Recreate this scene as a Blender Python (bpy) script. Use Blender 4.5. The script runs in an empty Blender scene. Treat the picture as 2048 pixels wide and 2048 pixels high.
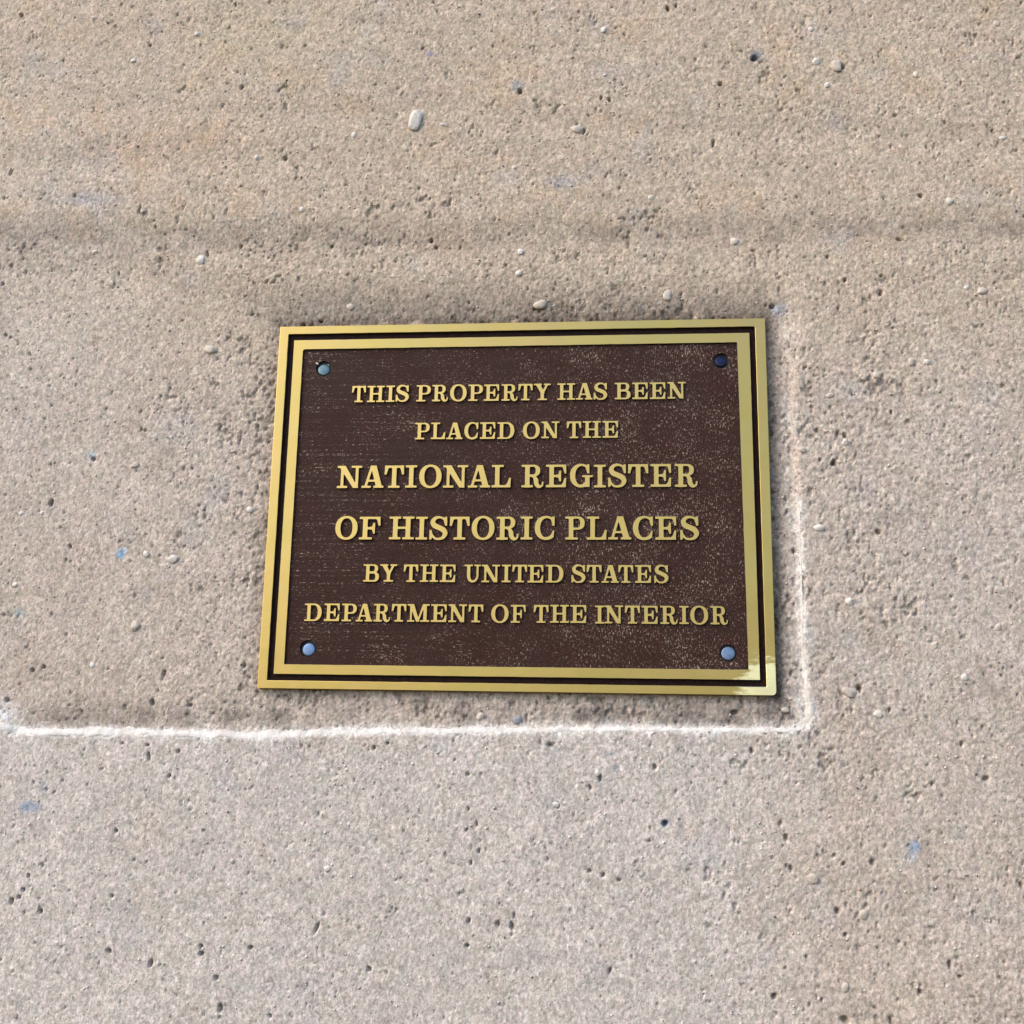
import bpy, bmesh, math, random
import numpy as np
from mathutils import Matrix, Vector, Euler

# ================================================================ camera, sky, sun, exposure
scene = bpy.context.scene
Z0 = 2.0                                              # height of the plaque's centre above the ground (m)
A3 = np.array([[1, 0, 0], [0, 0, -1], [0, 1, 0.]])     # wall frame (x right, y up, z out of the wall) -> world
CW = np.array([0.06191354, -0.13961639, 0.64284148])   # camera position in the wall frame
RC = np.array([[0.9953967122286722, 0.017966008546221563, -0.09414142457636472],
               [0.0014270120053872157, 0.9793855248618725, 0.20199494381734237],
               [0.09582979140688325, -0.20119944390567265, 0.9748514937419757]])
FPX = 2183.0
cam_d = bpy.data.cameras.new('camera'); cam = bpy.data.objects.new('camera', cam_d)
scene.collection.objects.link(cam)
cam_d.sensor_width = 36; cam_d.lens = 36*FPX/2048; cam_d.clip_start = 0.01; cam_d.clip_end = 500
m4 = np.eye(4); m4[:3, :3] = A3 @ RC.T; m4[:3, 3] = A3 @ CW + np.array([0, 0, Z0])
cam.matrix_world = Matrix(m4.tolist())
scene.camera = cam

SUN_EL, SUN_AZ = 40.0, -56.0                            # azimuth from straight behind the camera, minus = left
sx, sy, sz = math.sin(math.radians(SUN_AZ))*math.cos(math.radians(SUN_EL)), -math.cos(math.radians(SUN_AZ))*math.cos(math.radians(SUN_EL)), math.sin(math.radians(SUN_EL))
world = bpy.data.worlds.new('World'); scene.world = world; world.use_nodes = True
wn = world.node_tree.nodes; wl = world.node_tree.links
bg = wn['Background']; sky = wn.new('ShaderNodeTexSky'); sky.sky_type = 'NISHITA'; sky.sun_disc = False
sky.sun_elevation = math.radians(SUN_EL); sky.sun_rotation = math.atan2(sx, sy)
sky.air_density = 1.0; sky.dust_density = 1.6; sky.ozone_density = 1.0
wl.new(sky.outputs[0], bg.inputs[0]); bg.inputs[1].default_value = 0.15
sun_d = bpy.data.lights.new('sun', 'SUN'); sun_d.energy = 1.0; sun_d.angle = math.radians(42); sun_d.color = (1.0, 0.90, 0.79)
sun = bpy.data.objects.new('sun', sun_d); scene.collection.objects.link(sun)
sun.rotation_euler = Vector((sx, sy, sz)).to_track_quat('Z', 'Y').to_euler()
scene.view_settings.view_transform = 'Standard'; scene.view_settings.look = 'None'
scene.view_settings.gamma = 1.0; scene.view_settings.exposure = 1.05

# ================================================================ helpers
COL = scene.collection
rng = np.random.default_rng(7)

def unp(u, v, z=0.0):
    """pixel of the 2048 px photograph -> point of the wall frame at depth z"""
    u = np.asarray(u, float); v = np.asarray(v, float)
    d = np.stack([(u-1024)/FPX, -(v-1024)/FPX, -np.ones_like(u)], -1) @ RC
    k = (z-CW[2])/d[..., 2]
    return CW[0]+k*d[..., 0], CW[1]+k*d[..., 1]

def proj(x, y, z):
    q = np.stack([x-CW[0], y-CW[1], z-CW[2]+0*x], -1) @ RC.T
    return 1024+FPX*q[..., 0]/-q[..., 2], 1024-FPX*q[..., 1]/-q[..., 2]

def vn(X, Y, cell, seed, ax=1.0, ay=1.0):
    """smooth value noise in -1..1; cell size in metres"""
    x = X/(cell*ax)+1000.37; y = Y/(cell*ay)+1000.71
    i = np.floor(x).astype(np.int64); j = np.floor(y).astype(np.int64)
    fx = x-i; fy = y-j; fx = fx*fx*(3-2*fx); fy = fy*fy*(3-2*fy)
    tab = np.random.default_rng(seed).random((512, 512))*2-1
    g = lambda a, b: tab[a & 511, b & 511]
    return (g(i, j)*(1-fx)+g(i+1, j)*fx)*(1-fy)+(g(i, j+1)*(1-fx)+g(i+1, j+1)*fx)*fy

def fbm(X, Y, cell, seed, n=4, ax=1.0, ay=1.0):
    r = 0; a = 1.0; s = 0
    for k in range(n):
        r = r+a*vn(X, Y, cell/2**k, seed+k*13, ax, ay); s += a; a *= 0.55
    return r/s

def worley(X, Y, cell, seed, ax=1.0, ay=1.0):
    x = X/(cell*ax)+1000; y = Y/(cell*ay)+1000
    i = np.floor(x).astype(np.int64); j = np.floor(y).astype(np.int64)
    R = np.random.default_rng(seed).random((3, 512, 512)); best = np.full(x.shape, 9.0); idv = np.zeros(x.shape)
    for a in (-1, 0, 1):
        for b in (-1, 0, 1):
            ii, jj = (i+a) & 511, (j+b) & 511
            d = (i+a+R[0, ii, jj]-x)**2+(j+b+R[1, ii, jj]-y)**2
            m = d < best; best = np.where(m, d, best); idv = np.where(m, R[2, ii, jj], idv)
    return np.sqrt(best), idv

def sstep(a, b, x):
    t = np.clip((x-a)/(b-a), 0, 1); return t*t*(3-2*t)

def wp(x, y, z):                                       # wall frame -> world
    return (float(x), float(-z), float(y)+Z0)

def mesh_np(name, V, F4=None, F3=None, smooth=True):
    me = bpy.data.meshes.new(name)
    F = F4 if F4 is not None else F3; k = F.shape[1]
    me.vertices.add(len(V)); me.vertices.foreach_set('co', np.ascontiguousarray(V, np.float32).ravel())
    me.loops.add(F.size); me.loops.foreach_set('vertex_index', np.ascontiguousarray(F, np.int32).ravel())
    me.polygons.add(len(F)); me.polygons.foreach_set('loop_start', np.arange(0, F.size, k, dtype=np.int32))
    me.polygons.foreach_set('use_smooth', np.full(len(F), smooth))
    me.update(calc_edges=True)
    return me

def link(name, me, mats=(), parent=None, **props):
    o = bpy.data.objects.new(name, me); COL.objects.link(o)
    for m in mats: me.materials.append(m)
    if parent: o.parent = parent
    for k, v in props.items(): o[k] = v
    return o

def empty(name, loc, rot=(0, 0, 0), **props):
    o = bpy.data.objects.new(name, None); COL.objects.link(o); o.location = loc; o.rotation_euler = rot
    o.empty_display_size = 0.05
    for k, v in props.items(): o[k] = v
    return o

# ---------------------------------------------------------------- node materials
class NT:
    def __init__(s, name):
        s.m = bpy.data.materials.new(name); s.m.use_nodes = True
        s.n = s.m.node_tree.nodes; s.l = s.m.node_tree.links; s.b = s.n['Principled BSDF']
        s.tc = s.n.new('ShaderNodeTexCoord')
    def node(s, t, ins=None, **at):
        x = s.n.new(t)
        for k, v in at.items(): setattr(x, k, v)
        for k, v in (ins or {}).items(): s.put(x.inputs[k], v)
        return x
    def put(s, sock, v):
        if isinstance(v, bpy.types.NodeSocket): s.l.new(v, sock)
        else: sock.default_value = v
    def noise(s, scale, detail=3, rough=.6, vec=None, dist=0.0):
        return s.node('ShaderNodeTexNoise', {'Vector': vec or s.tc.outputs['Object'], 'Scale': scale, 'Detail': detail, 'Roughness': rough, 'Distortion': dist}).outputs[0]
    def math(s, op, a, b=0.0, clamp=False):
        x = s.node('ShaderNodeMath', operation=op, use_clamp=clamp); s.put(x.inputs[0], a); s.put(x.inputs[1], b); return x.outputs[0]
    def ramp(s, v, lo, hi, a=0.0, b=1.0):
        return s.node('ShaderNodeMapRange', {'Value': v, 'From Min': lo, 'From Max': hi, 'To Min': a, 'To Max': b}).outputs[0]
    def mix(s, f, a, b, mode='MIX'):
        x = s.node('ShaderNodeMix', data_type='RGBA', blend_type=mode); s.put(x.inputs[0], f); s.put(x.inputs[6], a); s.put(x.inputs[7], b); return x.outputs[2]
    def mapv(s, scale=(1, 1, 1), vec=None):
        return s.node('ShaderNodeMapping', {'Vector': vec or s.tc.outputs['Object'], 'Scale': scale}).outputs[0]
    def bump(s, h, dist, strength=1.0, nrm=None):
        x = s.node('ShaderNodeBump', {'Height': h, 'Distance': dist, 'Strength': strength})
        if nrm: s.l.new(nrm, x.inputs['Normal'])
        return x.outputs[0]
    def out(s, **kw):
        for k, v in kw.items(): s.put(s.b.inputs[k.replace('_', ' ')], v)
        return s.m

# ---------------------------------------------------------------- glyph outlines (slab serif capitals, cap height 1)
GN = 150                                     # samples per cap height
GX, GY = np.meshgrid(np.arange(-0.12, 1.5, 1.0/GN), np.arange(-0.12, 1.13, 1.0/GN))

def g_box(x0, x1, y0, y1, r=0.02):
    cx, cy, hx, hy = (x0+x1)/2, (y0+y1)/2, (x1-x0)/2-r, (y1-y0)/2-r
    qx, qy = np.abs(GX-cx)-hx, np.abs(GY-cy)-hy
    return np.hypot(np.maximum(qx, 0), np.maximum(qy, 0))+np.minimum(np.maximum(qx, qy), 0)-r

def g_poly(pts, r=0.0):
    d = np.full(GX.shape, 1e9); inside = np.zeros(GX.shape, bool)
    n = len(pts)
    for i in range(n):
        (x0, y0), (x1, y1) = pts[i], pts[(i+1) % n]
        ex, ey = x1-x0, y1-y0
        t = np.clip(((GX-x0)*ex+(GY-y0)*ey)/(ex*ex+ey*ey), 0, 1)
        d = np.minimum(d, np.hypot(GX-x0-t*ex, GY-y0-t*ey))
        if y0 != y1:
            c = ((y0 <= GY) != (y1 <= GY)) & (GX < ex*(GY-y0)/(ey)+x0)
            inside ^= c
    return np.where(inside, -d, d)-r

def g_sup(cx, cy, a, b, p=2.0):
    k = (np.abs((GX-cx)/a)**p+np.abs((GY-cy)/b)**p)**(1/p)
    return (k-1)*min(a, b)

def g_path(pts):
    # a chain of capsules with a changing radius: pts = (x, y, radius), smoothed with a spline
    P = np.array(pts, float); n = len(P); out = []
    for i in range(n-1):
        p0, p1, p2, p3 = P[max(i-1, 0)], P[i], P[i+1], P[min(i+2, n-1)]
        for s in range(8):
            t = s/8
            out.append(0.5*((2*p1)+(-p0+p2)*t+(2*p0-5*p1+4*p2-p3)*t*t+(-p0+3*p1-3*p2+p3)*t**3))
    out.append(P[-1]); d = np.full(GX.shape, 1e9)
    for a, b in zip(out[:-1], out[1:]):
        ex, ey = b[0]-a[0], b[1]-a[1]
        t = np.clip(((GX-a[0])*ex+(GY-a[1])*ey)/(ex*ex+ey*ey+1e-12), 0, 1)
        d = np.minimum(d, np.hypot(GX-a[0]-t*ex, GY-a[1]-t*ey)-(a[2]+t*(b[2]-a[2])))
    return d

def GU(*f, k=0.045):
    r = f[0]
    for g in f[1:]:
        h = np.clip(0.5+0.5*(g-r)/k, 0, 1)
        r = g*(1-h)+r*h-k*h*(1-h)
    return r

def GD(a, *b):
    for g in b: a = np.maximum(a, -g)
    return a

SF = 0.105
def ser(x0, x1, top): return g_box(x0, x1, 1-SF, 1, .035) if top else g_box(x0, x1, 0, SF, .035)

def bowl(x0, x1, y0, y1, tr, tt, p=2.3):
    # right-hand bowl: flat on the left at x0, round on the right
    cy, b = (y0+y1)/2, (y1-y0)/2
    a = min((x1-x0)*0.62, b*1.15); cx = x1-a
    out = np.minimum(g_sup(cx, cy, a, b, p), np.maximum(np.abs(GY-cy)-b, np.maximum(x0-GX, GX-cx)))
    ai, bi = a-tr, b-tt
    inn = np.minimum(g_sup(cx, cy, max(ai, .03), bi, p), np.maximum(np.abs(GY-cy)-bi, np.maximum(x0-GX, GX-cx)))
    return np.maximum(GD(out, inn), x0-GX)

def glyph(c):
    W, F = glyph_raw(c)
    if c not in 'OCGS': F = np.maximum(F, GY-1)
    if c not in 'OCGSRU': F = np.maximum(F, -GY)
    return W, F

def glyph_raw(c):
    st = 0.205
    if c == 'I': return .52, GU(g_box(.16, .365, 0, 1), ser(0, .52, 1), ser(0, .52, 0))
    if c == 'H': return 1.06, GU(g_box(.16, .365, 0, 1), g_box(.695, .90, 0, 1), g_box(.3, .75, .455, .56), ser(0, .5, 1), ser(0, .5, 0), ser(.56, 1.06, 1), ser(.56, 1.06, 0))
    if c == 'T': return .845, GU(g_box(.32, .525, 0, 1), g_box(.02, .825, .885, 1, .03), ser(.16, .685, 0),
        g_poly([(.015, .99), (.0, .6), (.075, .6), (.15, .86), (.19, .95)], .012), g_poly([(.83, .99), (.845, .6), (.77, .6), (.695, .86), (.655, .95)], .012))
    if c in 'EF':
        W = .885; f = [g_box(.15, .355, 0, 1), g_box(0.0, .85, .89, 1, .03), g_poly([(.875, .99), (.885, .61), (.815, .61), (.76, .83), (.70, .93)], .01),
             g_box(.3, .58, .445, .545), g_poly([(.655, .72), (.60, .72), (.55, .55), (.47, .54), (.47, .45), (.55, .44), (.60, .27), (.655, .27)], .015)]
        if c == 'E': f += [g_box(0.0, .86, 0, .115, .03), g_poly([(.86, .02), (.885, .40), (.815, .40), (.75, .20), (.66, .07)], .01)]
        else: f += [ser(0, .56, 0)]; 
        return W, GU(*f)
    if c == 'L': return .85, GU(g_box(.15, .355, 0, 1), ser(0, .54, 1), g_box(0, .83, 0, .11, .03), g_poly([(.82, .02), (.85, .42), (.78, .42), (.70, .20), (.60, .07)], .01))
    if c == 'P': return .84, GU(g_box(.15, .355, 0, 1), ser(0, .3, 1), ser(0, .55, 0), bowl(.25, .84, .42, 1, .205, .10))
    if c == 'R': return .95, GU(g_box(.15, .355, 0, 1), ser(0, .3, 1), ser(0, .5, 0), bowl(.25, .80, .475, 1, .2, .10),
        g_path([(.42, .50, .045), (.54, .46, .065), (.615, .33, .10), (.635, .17, .10), (.71, .06, .085), (.80, .04, .06), (.88, .09, .045), (.905, .22, .04)]), k=.035)
    if c == 'B': return .91, GU(g_box(.15, .355, 0, 1), ser(0, .3, 1), ser(0, .3, 0), bowl(.25, .84, .50, 1, .2, .10), bowl(.25, .905, 0, .565, .215, .105), k=.03)
    if c == 'D': return .99, GU(g_box(.15, .355, 0, 1), ser(0, .3, 1), ser(0, .3, 0), bowl(.25, .985, 0, 1, .235, .105, 2.2), k=.03)
    if c == 'O': return .97, GD(g_sup(.485, .5, .485, .525, 2.15), g_sup(.485, .5, .255, .415, 2.2))
    if c in 'CG':
        ring = GD(g_sup(.475, .5, .475, .52, 2.15), g_sup(.51, .5, .275, .415, 2.1))
        if c == 'C':
            cut = g_poly([(.62, .63), (1.3, .80), (1.3, .36), (.64, .20), (.55, .40)])
            return .83, GU(GD(ring, cut, g_box(.80, 1.4, -.3, 1.3, .0)), g_poly([(.745, .985), (.825, .985), (.825, .60), (.745, .60), (.71, .80)], .012), g_path([(.42, .045, .055), (.60, .08, .06), (.73, .20, .055), (.785, .36, .04)]), k=.03)
        cut = g_poly([(.62, .66), (1.3, .85), (1.3, -.3), (.72, -.3), (.60, .25), (.55, .42)])
        return .99, GU(GD(ring, cut, g_box(.80, 1.4, -.3, 1.3, .0)), g_poly([(.745, .985), (.825, .985), (.83, .60), (.75, .60), (.70, .80)], .012), g_box(.52, .99, .425, .52, .03),
                      g_box(.645, .85, .0, .46, .03), g_path([(.42, .045, .055), (.55, .07, .06), (.66, .15, .07)]), k=.035)
    if c == 'S': return .79, GU(g_path([(.68, .77, .05), (.60, .90, .052), (.42, .97, .055), (.24, .93, .075), (.135, .78, .10), (.20, .62, .115), (.40, .52, .115), (.58, .42, .115), (.66, .27, .105), (.58, .10, .075), (.42, .035, .055), (.24, .06, .052), (.11, .20, .052)]),
        g_poly([(.65, .985), (.725, .985), (.73, .61), (.66, .61), (.60, .82)], .012), g_poly([(.015, .015), (.085, .015), (.14, .20), (.085, .41), (.012, .41)], .012), k=.03)
    if c == 'N': return 1.06, GU(g_box(.155, .285, 0, 1), ser(0, .46, 0), ser(0, .33, 1), ser(.60, 1.06, 1), g_box(.785, .915, 0, 1),
        g_poly([(.06, .99), (.345, .99), (.91, .01), (.70, .01)], .008), k=.03)
    if c == 'M': return 1.27, GU(g_box(.155, .275, 0, 1), ser(0, .42, 0), ser(0, .32, 1), ser(.95, 1.27, 1), ser(.74, 1.27, 0), g_box(.91, 1.11, 0, 1),
        g_poly([(.12, .99), (.375, .99), (.70, .02), (.52, .02)], .008), g_poly([(.56, .02), (.66, .02), (1.0, .99), (.88, .99)], .008), k=.03)
    if c == 'A': return .97, GU(g_poly([(.385, .995), (.50, .995), (.235, .05), (.12, .05)], .004), g_poly([(.38, .995), (.63, .995), (.90, .05), (.635, .05)], .004),
        g_box(.28, .7, .27, .37, .01), ser(0, .42, 0), ser(.52, .97, 0), k=.03)
    if c == 'Y': return .99, GU(g_poly([(.09, .97), (.36, .97), (.595, .50), (.595, .40), (.42, .40), (.40, .46)], .01), g_poly([(.72, .97), (.85, .97), (.60, .46), (.48, .48)], .01),
        g_box(.395, .60, 0, .5), ser(0, .47, 1), ser(.58, .99, 1), ser(.22, .78, 0), k=.04)
    if c == 'U':
        return .95, GU(ser(0, .5, 1), ser(.56, .95, 1), g_path([(.255, .95, .10), (.255, .6, .10), (.26, .32, .10), (.33, .13, .088), (.50, .05, .068), (.66, .12, .065), (.755, .32, .062), (.76, .6, .062), (.76, .95, .062)]), k=.04)

def contours(F, step):
    # marching squares, linear interpolation, closed loops of the zero level
    ny, nx = F.shape; seg = {}
    ins = F < 0
    idx = ins[:-1, :-1]*1+ins[:-1, 1:]*2+ins[1:, 1:]*4+ins[1:, :-1]*8
    def pt(e):
        k, j, i = e
        if k == 0: a, b = F[j, i], F[j, i+1]; return (i+a/(a-b), j)
        a, b = F[j, i], F[j+1, i]; return (i, j+a/(a-b))
    T = {1: [(3, 0)], 2: [(0, 1)], 3: [(3, 1)], 4: [(1, 2)], 5: [(3, 2), (1, 0)], 6: [(0, 2)], 7: [(3, 2)], 8: [(2, 3)], 9: [(2, 0)], 10: [(0, 3), (2, 1)], 11: [(2, 1)], 12: [(1, 3)], 13: [(1, 0)], 14: [(0, 3)]}
    for j, i in zip(*np.nonzero((idx > 0) & (idx < 15))):
        ed = [(0, j, i), (1, j, i+1), (0, j+1, i), (1, j, i)]
        for a, b in T[int(idx[j, i])]: seg[ed[a]] = ed[b]
    loops = []
    while seg:
        s, e = seg.popitem(); L = [s, e]
        while e in seg:
            e = seg.pop(e); L.append(e)
        P = np.array([pt(q) for q in L[:-1]], float)
        if len(P) < 12: continue
        for _ in range(2): P = (np.roll(P, 1, 0)+2*P+np.roll(P, -1, 0))/4
        # drop points that lie on straight stretches
        keep = simplify(np.vstack([P, P[:1]]), 0.16)[:-1]
        if len(keep) >= 4: loops.append(keep*step)
    return loops

def simplify(P, tol):
    n = len(P); keep = np.zeros(n, bool); keep[0] = keep[-1] = keep[n//2] = True
    st = [(0, n//2), (n//2, n-1)]
    while st:
        a, b = st.pop()
        if b <= a+1: continue
        A, B = P[a], P[b]; d = B-A; L = np.hypot(*d)+1e-9
        q = P[a+1:b]-A
        dist = np.abs(q[:, 0]*d[1]-q[:, 1]*d[0])/L
        m = int(np.argmax(dist))
        if dist[m] > tol: keep[a+1+m] = True; st += [(a, a+1+m), (a+1+m, b)]
    return P[keep]
# ================================================================ materials
def mat_concrete():
    t = NT('weathered_concrete')
    col = t.node('ShaderNodeVertexColor', layer_name='tone').outputs[0]
    vec = t.mapv((1, 1, 0.8))
    f1 = t.noise(1150, 3, .7, vec); f2 = t.noise(480, 2, .6, vec)
    g = t.math('ADD', t.ramp(f1, .3, .7, .66, 1.32), t.ramp(f2, .3, .7, -.13, .13))
    c = t.mix(1.0, col, t.node('ShaderNodeCombineColor', {0: g, 1: g, 2: g}).outputs[0], 'MULTIPLY')
    hue = t.noise(800, 2, .5, t.mapv((1, 1, 1)))
    c = t.mix(t.ramp(hue, .5, .75, 0, .35), c, (.42, .31, .22, 1))
    h = t.math('ADD', t.math('MULTIPLY', f1, .6), f2)
    return t.out(Base_Color=c, Roughness=.93, Specular_IOR_Level=.25, Normal=t.bump(h, .0006, .6))

def mat_mortar():
    t = NT('white_mortar')
    f = t.noise(900, 4, .65); f2 = t.noise(160, 3, .6)
    c = t.mix(t.ramp(f2, .42, .66, 0, .7), (.74, .70, .64, 1), (.54, .48, .42, 1))
    c = t.mix(t.ramp(f, .25, .42, .5, 0), c, (.42, .37, .33, 1))
    return t.out(Base_Color=c, Roughness=.85, Normal=t.bump(t.noise(1100, 4, .7), .0006))

def mat_stone(name, c0, c1, rough=.6):
    t = NT(name)
    f = t.noise(600, 4, .6); inf = t.node('ShaderNodeObjectInfo').outputs['Random']
    c = t.mix(t.ramp(f, .35, .7), c0, c1)
    return t.out(Base_Color=c, Roughness=rough, Normal=t.bump(f, .0006, .7))

def mat_grains():
    t = NT('sand_grains')
    col = t.node('ShaderNodeVertexColor', layer_name='tone').outputs[0]
    return t.out(Base_Color=col, Roughness=.55)

def mat_brass(name='polished_brass', gain=1.0, r0=.30):
    K = lambda r, g, b: (r*gain, g*gain, b*gain, 1)
    t = NT(name)
    n1 = t.noise(14, 3, .55); n2 = t.noise(60, 3, .6)
    c = t.mix(t.ramp(n1, .35, .68), K(.475, .350, .112), K(.520, .345, .125))
    c = t.mix(t.ramp(n2, .45, .8, 0, .45), c, K(.43, .345, .082))
    # brush lines of the belt sander, with tiny casting pores
    br = t.noise(1, 3, .7, t.mapv((60, 2600, 60))); br2 = t.noise(1, 2, .6, t.mapv((1900, 40, 60)))
    por = t.node('ShaderNodeTexVoronoi', {'Vector': t.tc.outputs['Object'], 'Scale': 210.0}).outputs[0]
    pm = t.math('MULTIPLY', t.ramp(por, .05, .09, 1, 0), t.ramp(t.noise(45, 2), .60, .66))
    c = t.mix(pm, c, (.08, .05, .03, 1))
    # bright reflection at the lower right corner, painted as a ragged pale patch
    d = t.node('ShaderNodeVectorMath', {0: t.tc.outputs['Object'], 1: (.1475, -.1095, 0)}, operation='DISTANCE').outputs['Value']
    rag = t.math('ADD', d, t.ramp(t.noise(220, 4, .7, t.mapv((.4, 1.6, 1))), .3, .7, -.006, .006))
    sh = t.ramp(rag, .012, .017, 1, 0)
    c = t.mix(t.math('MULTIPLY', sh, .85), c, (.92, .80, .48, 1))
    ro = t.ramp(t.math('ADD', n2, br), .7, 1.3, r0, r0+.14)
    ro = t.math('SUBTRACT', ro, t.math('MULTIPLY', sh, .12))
    h = t.math('ADD', br, t.math('MULTIPLY', br2, .5))
    h = t.math('ADD', h, t.math('MULTIPLY', t.noise(28, 2, .5), 16.0))
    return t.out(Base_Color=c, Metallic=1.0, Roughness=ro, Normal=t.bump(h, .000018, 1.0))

def mat_brown():
    t = NT('brown_leatherette_paint')
    ob = t.tc.outputs['Object']
    zone = t.node('ShaderNodeSeparateXYZ', {0: ob}); row = t.noise(1, 2, .5, t.mapv((10, 620, 1)))
    big = t.noise(22, 3, .6); mid = t.noise(90, 3, .6)
    c = t.mix(t.ramp(big, .38, .62), (.033, .0108, .0068, 1), (.034, .0145, .0098, 1))
    c = t.mix(t.ramp(mid, .52, .75, 0, .55), c, (.047, .0110, .0090, 1))
    # raised grain of the casting: a weave of little lumps in rows and columns
    wx = t.noise(1, 2, .5, t.mapv((420, 1500, 1))); wy = t.noise(1, 2, .5, t.mapv((1500, 420, 1)))
    lum = t.noise(1250, 3, .65)
    mx = t.node('ShaderNodeMix', data_type='FLOAT'); t.put(mx.inputs[0], t.ramp(t.math('ADD', zone.outputs[0], t.ramp(big, .3, .7, -.1, .1)), -.08, .04)); t.put(mx.inputs[2], wx); t.put(mx.inputs[3], wy)
    grain = t.math('ADD', t.math('MULTIPLY', mx.outputs[0], .55), t.math('MULTIPLY', lum, .75))
    dens = t.math('ADD', t.ramp(t.noise(34, 3, .6), .3, .7, -.05, .05), t.ramp(zone.outputs[0], -.14, .06, .0, .045))
    left = t.ramp(zone.outputs[0], -.03, -.10, 0, 1)
    g2 = t.math('ADD', t.math('ADD', grain, dens), t.math('MULTIPLY', left, t.ramp(row, .40, .62, -.06, .055)))
    spk = t.ramp(g2, .785, .85)
    veil = t.ramp(g2, .58, .78)
    c = t.mix(t.math('MULTIPLY', veil, .13), c, (.17, .095, .07, 1))
    c = t.mix(t.math('MULTIPLY', spk, .72), c, (.46, .35, .28, 1))  # glints on the raised grain, painted as pale specks
    return t.out(Base_Color=c, Roughness=.5, Specular_IOR_Level=.12, Normal=t.bump(grain, .0007, .8))

def mat_simple(name, c, metal=0.0, rough=.5, amp=.12, scale=300, spec=.5):
    t = NT(name); f = t.noise(scale, 3, .6)
    c2 = tuple(x*(1-amp*2) for x in c[:3])+(1,)
    return t.out(Base_Color=t.mix(t.ramp(f, .35, .65), c, c2), Metallic=metal, Roughness=rough, Specular_IOR_Level=spec, Normal=t.bump(f, .00008))

M_CONC, M_MORT, M_GRAIN = mat_concrete(), mat_mortar(), mat_grains()
M_WHITE = mat_stone('white_quartz', (.68, .63, .56, 1), (.52, .46, .39, 1), .6)
M_BEIGE = mat_stone('beige_pebble', (.56, .49, .41, 1), (.42, .35, .28, 1))
M_GREY = mat_stone('grey_pebble', (.32, .32, .33, 1), (.20, .21, .23, 1))
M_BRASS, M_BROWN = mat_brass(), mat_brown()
M_SIDE = mat_simple('dark_brown_paint', (.022, .012, .010, 1), 0, .5)
M_CHAN = mat_simple('channel_paint', (.024, .0105, .0085, 1), 0, .7, .35, 900, .08)
M_SKYBLUE = mat_simple('sky_blue_tint', (.125, .195, .32, 1), .65, .4, .08)  # blue sky reflection of the screw heads put into the base colour
M_PALE = mat_simple('pale_sky_tint', (.165, .23, .34, 1), .6, .42, .14)  # paler sky reflection as base colour
M_TEAL = mat_simple('teal_sky_tint', (.12, .20, .225, 1), .65, .45, .15)  # greener sky reflection as base colour
M_DARK = mat_simple('dark_steel', (.035, .035, .075, 1), 1, .3, .2)
M_HOLE = mat_simple('dark_hole', (.015, .012, .012, 1), 0, .6)

# ================================================================ the wall
Z_OUT, Z_REC = -0.0014, -0.0038            # wall face and the face of the sunk panel, behind the plaque's front (z = 0)
# outline of the sunk panel, in photograph pixels turned to points on the wall
REC = np.array([(-18, 505), (250, 512), (430, 560), (560, 588), (900, 585), (1300, 578), (1540, 580), (1578, 630), (1584, 760), (1592, 950),
                (1600, 1150), (1605, 1280), (1612, 1400), (1618, 1445), (1596, 1460), (1500, 1460), (1250, 1457), (900, 1461), (480, 1470), (250, 1464), (30, 1463), (-14, 1420)], float)
LIP = np.array([(-70, 1440), (-30, 1446), (30, 1461), (120, 1465), (250, 1463), (480, 1471), (700, 1463), (900, 1461), (1100, 1459), (1250, 1457), (1400, 1461), (1510, 1460), (1580, 1460), (1612, 1448), (1624, 1425), (1614, 1385), (1607, 1300), (1604, 1200), (1601, 1100), (1597, 1010), (1595, 990)], float)

def seg_dist(U_, V_, P, closed):
    d = np.full(U_.shape, 1e9); s = np.zeros(U_.shape); acc = 0.0
    n = len(P)
    for i in range(n if closed else n-1):
        (x0, y0), (x1, y1) = P[i], P[(i+1) % n]; ex, ey = x1-x0, y1-y0; L2 = ex*ex+ey*ey
        t = np.clip(((U_-x0)*ex+(V_-y0)*ey)/L2, 0, 1)
        q = np.hypot(U_-x0-t*ex, V_-y0-t*ey); m = q < d
        d = np.where(m, q, d); s = np.where(m, acc+t*math.sqrt(L2), s); acc += math.sqrt(L2)
    return d, s

def inside(U_, V_, P):
    r = np.zeros(U_.shape, bool); n = len(P)
    for i in range(n):
        (x0, y0), (x1, y1) = P[i], P[(i+1) % n]
        if y0 != y1: r ^= ((y0 <= V_) != (y1 <= V_)) & (U_ < (x1-x0)*(V_-y0)/(y1-y0)+x0)
    return r

def smooth_height(X, Y):
    """wall relief without its grain: returns z, pixel coordinates, depth into the sunk panel"""
    u, v = proj(X, Y, Z_OUT)
    wob = 5*vn(X, Y, .012, 31)+2.5*vn(X, Y, .004, 32)
    d, _ = seg_dist(u, v, REC, True); d = np.where(inside(u, v, REC), d, -d)+wob
    top = sstep(760, 620, v)                                     # the upper edge of the panel is worn round
    w = 9+34*top
    k = sstep(-w, w*1.0, d)
    z = Z_OUT+(Z_REC-Z_OUT)*k
    z = z+0.0011*fbm(X, Y, .14, 41, 3)*(1-.5*k)
    # shallow troughs left by the form boards
    band = 470+10*np.sin(u/420)+6*vn(X, Y, .05, 43)
    z = z-0.0014*np.exp(-((v-band)/32)**2)*(.75+.25*vn(X, Y, .06, 44))
    z = z-0.0010*np.exp(-((v-(330-.02*u))/30)**2)*sstep(900, 100, u)
    z = z-0.0008*np.exp(-((v-(205+.04*u))/28)**2)*(.5+.5*vn(X, Y, .1, 45))
    return z, u, v, k

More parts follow.
